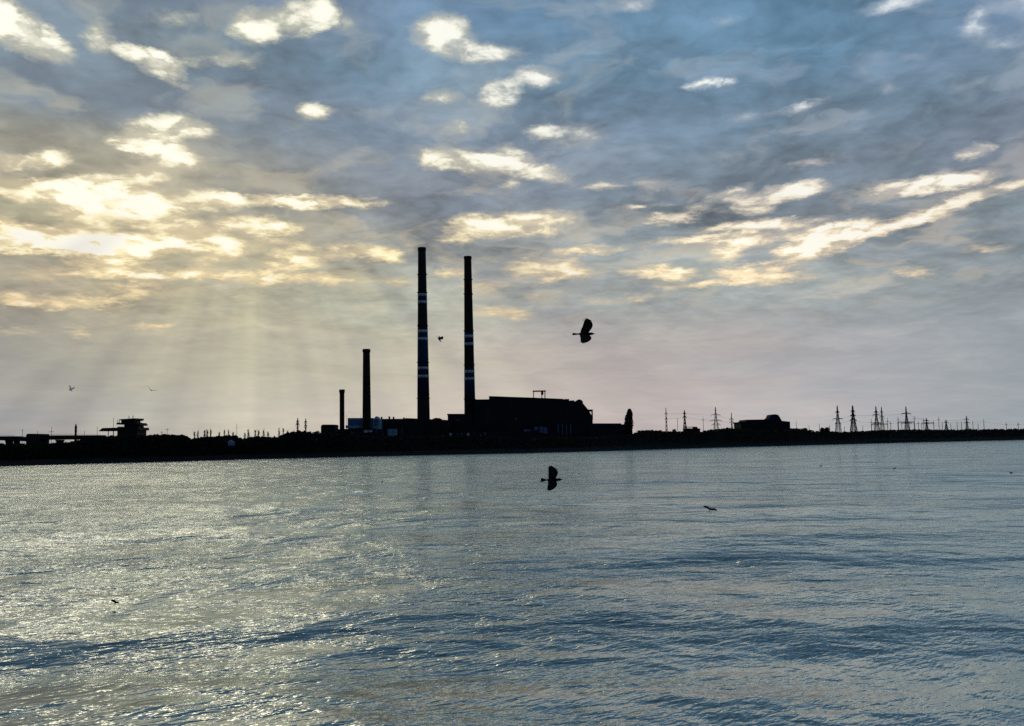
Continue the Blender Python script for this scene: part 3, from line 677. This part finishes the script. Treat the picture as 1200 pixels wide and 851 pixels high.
# ------------------------------------------------------------------ pylons, masts, poles
def pylon(name, x, ytop, D, wbase, arms, label, group, yb=None, dense=1, cat='pylon'):
    s = D/F; top = P(x, ytop, D); H = top.z-GZ
    t = thing(name, (top.x, D, GZ), label, cat, group)
    wb2, wt = wbase*s/2, max(.28, wbase*s*.09)
    hw = lambda z: wb2 + (wt*1.3-wb2)*min(1, z/(H*.68)) if z < H*.68 else wt*1.3+(wt*.35-wt*1.3)*(z-H*.68)/(H*.32)
    th = .14*dense
    mb = MB(); n = 9
    cs = ((-1,-1),(1,-1),(1,1),(-1,1))
    zs = [H*(1-(1-k/n)**1.25) for k in range(n+1)]
    for k in range(n):
        z0_, z1 = zs[k], zs[k+1]; a, b = hw(z0_), hw(z1)
        for i in range(4):
            (cx_, cy_), (dx, dy) = cs[i], cs[(i+1) % 4]
            mb.bar((cx_*a,cy_*a,z0_), (cx_*b,cy_*b,z1), th)
            mb.bar((cx_*a,cy_*a,z0_), (dx*b,dy*b,z1), th*.6); mb.bar((dx*a,dy*a,z0_), (cx_*b,cy_*b,z1), th*.6)
            mb.bar((cx_*b,cy_*b,z1), (dx*b,dy*b,z1), th*.6)
    mb.build('tower_frame', M['steel'], t)
    for (ya, aw) in arms:
        z = P(x, ya, D).z-GZ; q = aw*s/2; mb = MB(); h2 = hw(z)
        for sg in (-1, 1):
            for dy in (-h2, h2):
                mb.bar((sg*h2,dy,z), (sg*q,0,z), th*.9); mb.bar((sg*h2,dy,z+.9), (sg*q,0,z), th*.7)
            for f in (.35,.7): mb.bar((sg*(h2+(q-h2)*f),-h2*(1-f),z), (sg*(h2+(q-h2)*f),h2*(1-f),z+.9*(1-f)), th*.6)
        cr = mb.build('crossarm', M['steel'], t)
        for sg in (-1, 1):
            mb = MB(); mb.bar((sg*q*.96,0,z), (sg*q*.96,0,z-1.5), .14, .14, 6); mb.build('insulator', M['steel'], cr)
    return t
def pole(name, x, ytop, D, label, cat='pole', arms=(), r=.22, group=None, lamp=False):
    s = D/F; top = P(x, ytop, D); H = top.z-GZ
    t = thing(name, (top.x, D, GZ), label, cat, group)
    mb = MB(); mb.bar((0,0,-.5), (0,0,H), r, r*.6, 6); mb.build('shaft', M['steel'], t)
    for ya, aw in arms:
        z = P(x, ya, D).z-GZ; q = aw*s/2; mb = MB(); mb.bar((-q,0,z), (q,0,z), r*.55); mb.build('crossarm', M['steel'], t)
    if lamp:
        mb = MB(); mb.box((-.9,-.25,H-.1), (.9,.25,H+.25)); mb.build('lamp_head', M['steel'], t)
    return t
Dp = 880
PYG = 'lattice pylons of the substation'
pylon('lattice_pylon', 999, 475.5, Dp, 8, ((482,5),(487,6.5),(492.5,8)), 'dense dark lattice pylon shaped like a fir, right of its twin', PYG, dense=2.6)
pylon('lattice_pylon', 981, 475.5, Dp, 7, ((483,5),(491,12),(496.5,7)), 'lattice pylon with one long lopsided arm, left of the fir shaped one', PYG, dense=1.7)
pylon('lattice_pylon', 1026.3, 476.5, Dp, 6.5, ((483,5),(486.5,9),(496,9)), 'lattice pylon, the heavier of a close tall pair', PYG, dense=1.7)
pylon('lattice_pylon', 1032.8, 477, Dp+40, 5.5, ((483,4),(489,6)), 'lattice pylon, the slimmer of a close tall pair', PYG, dense=1.2)
pylon('lattice_pylon', 1061.5, 476.5, Dp, 5.5, ((484.8,11),(496,12)), 'tall lattice pylon with wide cross shaped arm, standing between thin poles', PYG, dense=1.9)
pylon('lattice_pylon', 838.3, 477.3, 840, 8, ((486.3,11),(492.8,13),(497.5,10)), 'open lattice pylon with three wide arms left of the domed building', PYG, dense=1.1)
pylon('lattice_pylon', 802, 481, 840, 6, ((484.5,3.5),(489,4.5)), 'dark thick footed lattice pylon beside the flat block', PYG, dense=1.9)
pylon('lattice_mast', 780.3, 478, 840, 2.6, ((484.5,3),(491,3)), 'tall slender lattice mast farthest left of the substation', None, dense=1.0, cat='mast')
pylon('lattice_mast', 857, 483.5, 840, 2.6, ((491.5,5),(495,5)), 'slender lattice mast just left of the domed building', None, dense=1.0, cat='mast')
pylon('lattice_pylon', 1085.5, 490, Dp+60, 4.5, ((493,5),(496,5)), 'short dense lattice pylon right of the cross shaped one', PYG, dense=1.7)
pylon('lattice_pylon', 1108.5, 492, Dp+60, 5, ((495,5),), 'short stout lattice pylon between two thin poles', PYG, dense=1.7)
pylon('lattice_pylon', 1132.5, 487.5, Dp+60, 4, ((491.5,5),(495.5,6)), 'lone pointed lattice pylon tallest of the far low group', PYG, dense=1.4)
pylon('lattice_pylon', 348.8, 490, 640, 4.2, ((494,3),(497.5,4)), 'small dark lattice pylon, thicker of the two left of the power station', 'small pylons behind the poplars', dense=1.3)
pylon('lattice_pylon', 358.2, 490.5, 640, 2.8, ((494.5,3),(499,3)), 'small slim lattice pylon, nearer the power station of the two', 'small pylons behind the poplars', dense=1.0)
pylon('striped_mast', 89, 497, 560, 2.6, ((500,2.4),(504,2.4)), 'short striped lattice mast on the conveyor bridge', None, dense=1.3, cat='mast')
for x, y, l, arms in [(793.8,490,'thin pole between the first slender mast and thick footed pylon',()),(823.8,488.5,'plain pole right of the flat switchgear block',((492.5,2.5),)),(933,494,'thin pole just right of the domed building',()),(948,499,'very short pole right of the domed building',()),
                (960,496.5,'short thin pole left of the lopsided pylon',()),(989.5,500,'short pole between the lopsided and fir shaped pylons',()),(1011,499,'short thick pole right of the fir shaped pylon',()),(1021,491,'thin pole just left of the close tall pair',((495,4),)),
                (1039.8,489.5,'thin pole just right of the close tall pair',((494,4),)),(1052.3,488.5,'thin pole left of the cross shaped pylon',((492,4),)),(1071.3,487.5,'thin pole right of the cross shaped pylon',((491,4),)),(1066,496,'low pole right against the cross shaped pylon',()),
                (1082,490,'thin pole against the short dense pylon',((493,4),)),(1094,493,'thin pole after the short dense pylon',()),(1099.8,488.8,'tall thin pole alone after the short dense pylon',((492,3),)),(1114,496,'low pole right of the stout pylon',()),
                (1121.5,494.5,'low pole between the stout and pointed pylons',()),(1126.5,494,'thin pole close left of the pointed pylon',()),(1139.8,493.5,'thin pole close right of the pointed pylon',()),(1152.6,491.5,'lone thin pole in the gap past the pointed pylon',()),
                (972,498,'short pole touching the left foot of the lopsided pylon',()),(1043.5,494,'second thin pole right of the close tall pair',((496.5,3),)),(1056.5,495,'low pole left against the cross shaped pylon',()),(1076,494,'low pole midway between cross shaped and short dense pylons',((496,3),)),
                (1104,494.5,'low pole left against the short stout pylon',()),(1146,496.5,'low pole between the pointed pylon and the lone pole',()),
                (1179,495.5,'far pole second from the end of the bank',((497.5,3),)),(1193,494.8,'far pole last on the bank',((497.5,3),))]:
    pole('utility_pole', x, y, Dp+20, l, 'pole', arms, .33, 'utility poles on the right bank')
for x, y, l, arms in [(26.5,502.8,'thin pole on the bridge left of the transfer tower',((505,2),)),(44,504.8,'stub pole at the corner of the transfer tower',()),(60.5,500.5,'pole with short cross arm on the conveyor bridge',((506,6),)),(99,505,'low pole on the bridge near the striped mast',()),
                (114,500,'pole on the bridge end near the canopy tip',()),(133,489.5,'tall thin pole behind the sloping canopy',()),(166.5,500.5,'thin pole just right of the loading tower',()),(196,501.8,'pole with small cross arm right of the loading tower',((503.5,4),)),(189.5,505,'low pole second right of the loading tower',((507,3),)),
                (277.5,496.5,'thin plain mast rising among the bare poplars',())]:
    pole('utility_pole', x, y, 560, l, 'pole', arms, .17, 'utility poles on the left bank')
# gantries of the switchyard
for x0_, x1_, yt, l in ((1021,1040,497,'low switchyard gantry across the feet of the close tall pair'),(1052,1071,494.5,'switchyard gantry framing the cross shaped pylon'),(803,815,500.5,'low gantry at the flat switchgear block'),(1080,1094,495.5,'low gantry around the short dense pylon')):
    Dg = Dp+20; a, b = P(x0_, yt, Dg), P(x1_, yt, Dg)
    t = thing('switchyard_gantry', ((a.x+b.x)/2, Dg, GZ), l, 'gantry', 'switchyard gantries'); hw_ = (b.x-a.x)/2; H = a.z-GZ
    for sg in (-1, 1):
        mb = MB(); mb.bar((sg*hw_,0,0), (sg*hw_,0,H), .25); mb.build('leg', M['steel'], t)
    mb = MB(); mb.bar((-hw_,0,H), (hw_,0,H), .2); mb.bar((-hw_,0,H-1), (hw_,0,H-1), .14)
    for k in range(8): mb.bar((-hw_+2*hw_*k/8,0,H-1*(k % 2)), (-hw_+2*hw_*(k+1)/8,0,H-1*((k+1) % 2)), .1)
    mb.build('beam', M['steel'], t)
def cable(pts, D, label):
    mb = MB()
    for (xa, ya), (xb, yb_) in zip(pts, pts[1:]):
        a, b = P(xa, ya, D), P(xb, yb_, D); n = 8; sag = (b-a).length*.02; pr = a
        for k in range(1, n+1):
            u = k/n; c = a.lerp(b, u) - Vector((0,0,4*sag*u*(1-u))); mb.bar(pr, c, .07, n=3); pr = c
    tag(mb.build('power_cable', M['steel']), label, 'cable', 'power cables')
cable([(780.3,484.5),(802,484.5),(838.3,486.3),(857,491)], 840, 'sagging cable strung from the slender mast over the flat block')
cable([(780.3,491),(802,489),(838.3,492.8),(857,495)], 841, 'lower sagging cable under the one over the flat block')
cable([(981,491),(999,487),(1026.3,486.5),(1061.5,484.8),(1085.5,493),(1132.5,491.5)], Dp, 'upper cable linking the tall pylons on the right bank')
cable([(981,496.5),(999,492.5),(1026.3,496),(1061.5,496),(1108.5,495),(1132.5,495.5),(1152.6,494),(1179,497.5),(1200,498)], Dp+1, 'lower cable linking tall pylons to the far poles')

# ------------------------------------------------------------------ birds
def bird_mesh(mb, L_, span, chord, tail, up, sweep=.1, fwd=(0, 0)):
    """flies along +X, wings along Y; sizes in metres; up = dihedral of the left and right wing in degrees"""
    prof = [(-.34,.012,.010),(-.26,.030,.022),(-.15,.055,.05),(0,.075,.070),(.12,.072,.068),(.22,.05,.05),(.27,.045,.047),(.33,.046,.048),(.375,.034,.034),(.40,.017,.018),(.44,.012,.013),(.48,.003,.004)]
    rings = []
    for x, ry, rz in prof:
        rings.append([(x*L_, 1.3*ry*L_*math.cos(2*math.pi*k/14), 1.3*rz*L_*math.sin(2*math.pi*k/14) + (.012*L_ if x > .25 else 0)) for k in range(14)])
    mb.loft(rings)
    # tail fan
    th = .006*L_
    pts = [(-.28,-.03),(-.44,-.06*tail),(-.52,-.075*tail),(-.545,-.03*tail),(-.55,.03*tail),(-.52,.075*tail),(-.44,.06*tail),(-.28,.03)]
    n = len(pts); mb.add([(x*L_, y*L_, th) for x, y in pts]+[(x*L_, y*L_, -th) for x, y in pts], [tuple(range(n)), tuple(range(n,2*n))[::-1]]+[(k,(k+1)%n,(k+1)%n+n,k+n) for k in range(n)])
    for sg, dih in ((1, up[0]), (-1, up[1])):
        half = span/2; rows = []
        # stations: distance out, leading edge x, trailing edge x, thickness
        for u, le, te, tk in ((.0,.30,-.42,.05),(.12,.42,-.50,.045),(.3,.55,-.52,.035),(.48,.62,-.50,.028),(.62,.58,-.50,.02),(.76,.46,-.50,.014),(.88,.26,-.46,.010),(.96,.05,-.36,.007),(1.0,-.12,-.26,.004)):
            d = R(dih)*(1 if u < .45 else 1); fold = R(dih)*.25*max(0, u-.45)
            yy = half*u; c_ = chord
            sw = -sweep*chord*max(0, u-.5)*2 + fwd[0 if sg == 1 else 1]*chord*u; c_ = chord*(1 - .35*u*max(0, fwd[0 if sg == 1 else 1]))
            row = [(le*c_+sw, tk), ((le*.6+te*.4)*c_+sw, tk*1.6), (te*c_+sw, tk*.2), ((le*.6+te*.4)*c_+sw, -tk*.6)]
            a = d - fold
            rows.append([(x, sg*(yy*math.cos(a) - z*c_*math.sin(a)), yy*math.sin(a) + z*c_*math.cos(a) + .02*L_) for x, z in row])
        mb.loft(rows)
        # primary feathers as fingers at the tip
        for k in range(5):
            f = k/4; x0_ = (.20-.55*f)*chord; x1_ = (-.02-.62*f)*chord - sweep*chord; y0_ = half*.86; y1_ = half*(1.05-.06*abs(k-1.5)); a = R(dih)*.88; sf = fwd[0 if sg == 1 else 1]*chord*.9; x0_ += sf; x1_ += sf
            wv_ = .055*chord
            q = [(x0_-wv_, y0_), (x0_+wv_, y0_), (x1_+wv_*.5, y1_), (x1_-wv_*.5, y1_)]
            mb.add([(x, sg*y*math.cos(a), y*math.sin(a)+.02*L_+z) for z in (.003,-.001) for x, y in q], [(0,1,2,3),(7,6,5,4),(0,4,5,1),(1,5,6,2),(2,6,7,3),(3,7,4,0)])
def bird(name, x, y, D, L_, span, chord, tail, up, euler, label, cat, m, group=None, fwd=(0, 0)):
    mb = MB(); bird_mesh(mb, L_, span, chord, tail, up, .1, fwd)
    o = mb.build(name, m, None, True); o.location = P(x, y, D)
    o.rotation_euler = [R(a) for a in euler]
    return tag(o, label, cat, group)
bird('crow', 685, 391.5, 18, .46, .66, .205, .9, (14,22), (-42,2,-12), 'black crow in flight against the sky right of the chimneys', 'bird', M['crow'], None, (0, .6))
bird('crow', 647.5, 562.5, 18.5, .45, .74, .175, 1.9, (6,6), (-46,0,2), 'black crow gliding low over the water below the hall', 'bird', M['crow'])
bird('small_bird', 514.5, 397.5, 42, .40, .62, .13, 1.0, (35,35), (15,50,35), 'tiny dark bird flying between the two tall chimneys', 'bird', M['gullgrey'])
bird('gull', 82.5, 457.5, 60, .40, .9, .13, 1.0, (50,40), (10,20,60), 'tiny white gull flying above the conveyor bridge', 'bird', M['gull'])
bird('gull', 177, 457.5, 66, .40, .9, .12, 1.0, (25,20), (-25,20,-40), 'tiny white gull flying right of the loading tower', 'bird', M['gull'])
bird('gull', 136, 706.5, 40, .24, .5, .10, 1.0, (35,25), (15,-35,60), 'dark gull flapping low over the brighter water', 'bird', M['crow'])
bird('gull', 832, 597, 60, .46, .95, .22, 1.0, (28,10), (12,-30,65), 'dark gull skimming the water under the substation', 'bird', M['crow'])
def swimmer(x, y, label, sc=1.0, rz=0):
    p = on_water(x, y); t = thing('floating_bird', (p.x, p.y, 0), label, 'bird', 'dark birds floating on the lake', rz)
    mb = MB(); rings = []
    for u, ry, rz_, zc in ((-.30,.01,.01,.17),(-.24,.04,.03,.13),(-.12,.09,.07,.08),(.02,.11,.09,.06),(.13,.09,.08,.07),(.19,.045,.05,.12),(.20,.032,.035,.19),(.21,.035,.035,.25),(.25,.036,.034,.285),(.29,.025,.022,.28),(.35,.008,.006,.27)):
        rings.append([(u*sc, ry*sc*math.cos(2*math.pi*k/12), (zc+rz_*math.sin(2*math.pi*k/12))*sc) for k in range(12)])
    mb.loft(rings); o = mb.build('body', M['crow'], t, True)
    return t
swimmer(46, 627.5, 'dark bird floating alone on the water near the left', .6, .4)
swimmer(134, 718, 'dark bird floating just beneath the flapping gull', .42, 0)
swimmer(678.5, 555.5, 'dark bird floating right of the gliding crow', .95, 2.6)
swimmer(962, 546.5, 'dark bird floating below the domed building near the far bank', 1.3, .2)
swimmer(1048, 549.5, 'dark bird floating below the cross shaped pylon', 1.3, 0)
swimmer(1185, 554.5, 'dark bird floating farthest right on the lake', 1.2, 3)
swimmer(448, 565, 'dark bird floating left of the gliding crow', .9, 1)

# ------------------------------------------------------------------ render settings
scene.render.engine = 'CYCLES'
scene.view_settings.view_transform = 'Standard'; scene.view_settings.look = 'None'
scene.view_settings.exposure = 0; scene.view_settings.gamma = 1
scene.cycles.max_bounces = 4; scene.cycles.use_denoising = False
scene.cycles.sample_clamp_indirect = 3
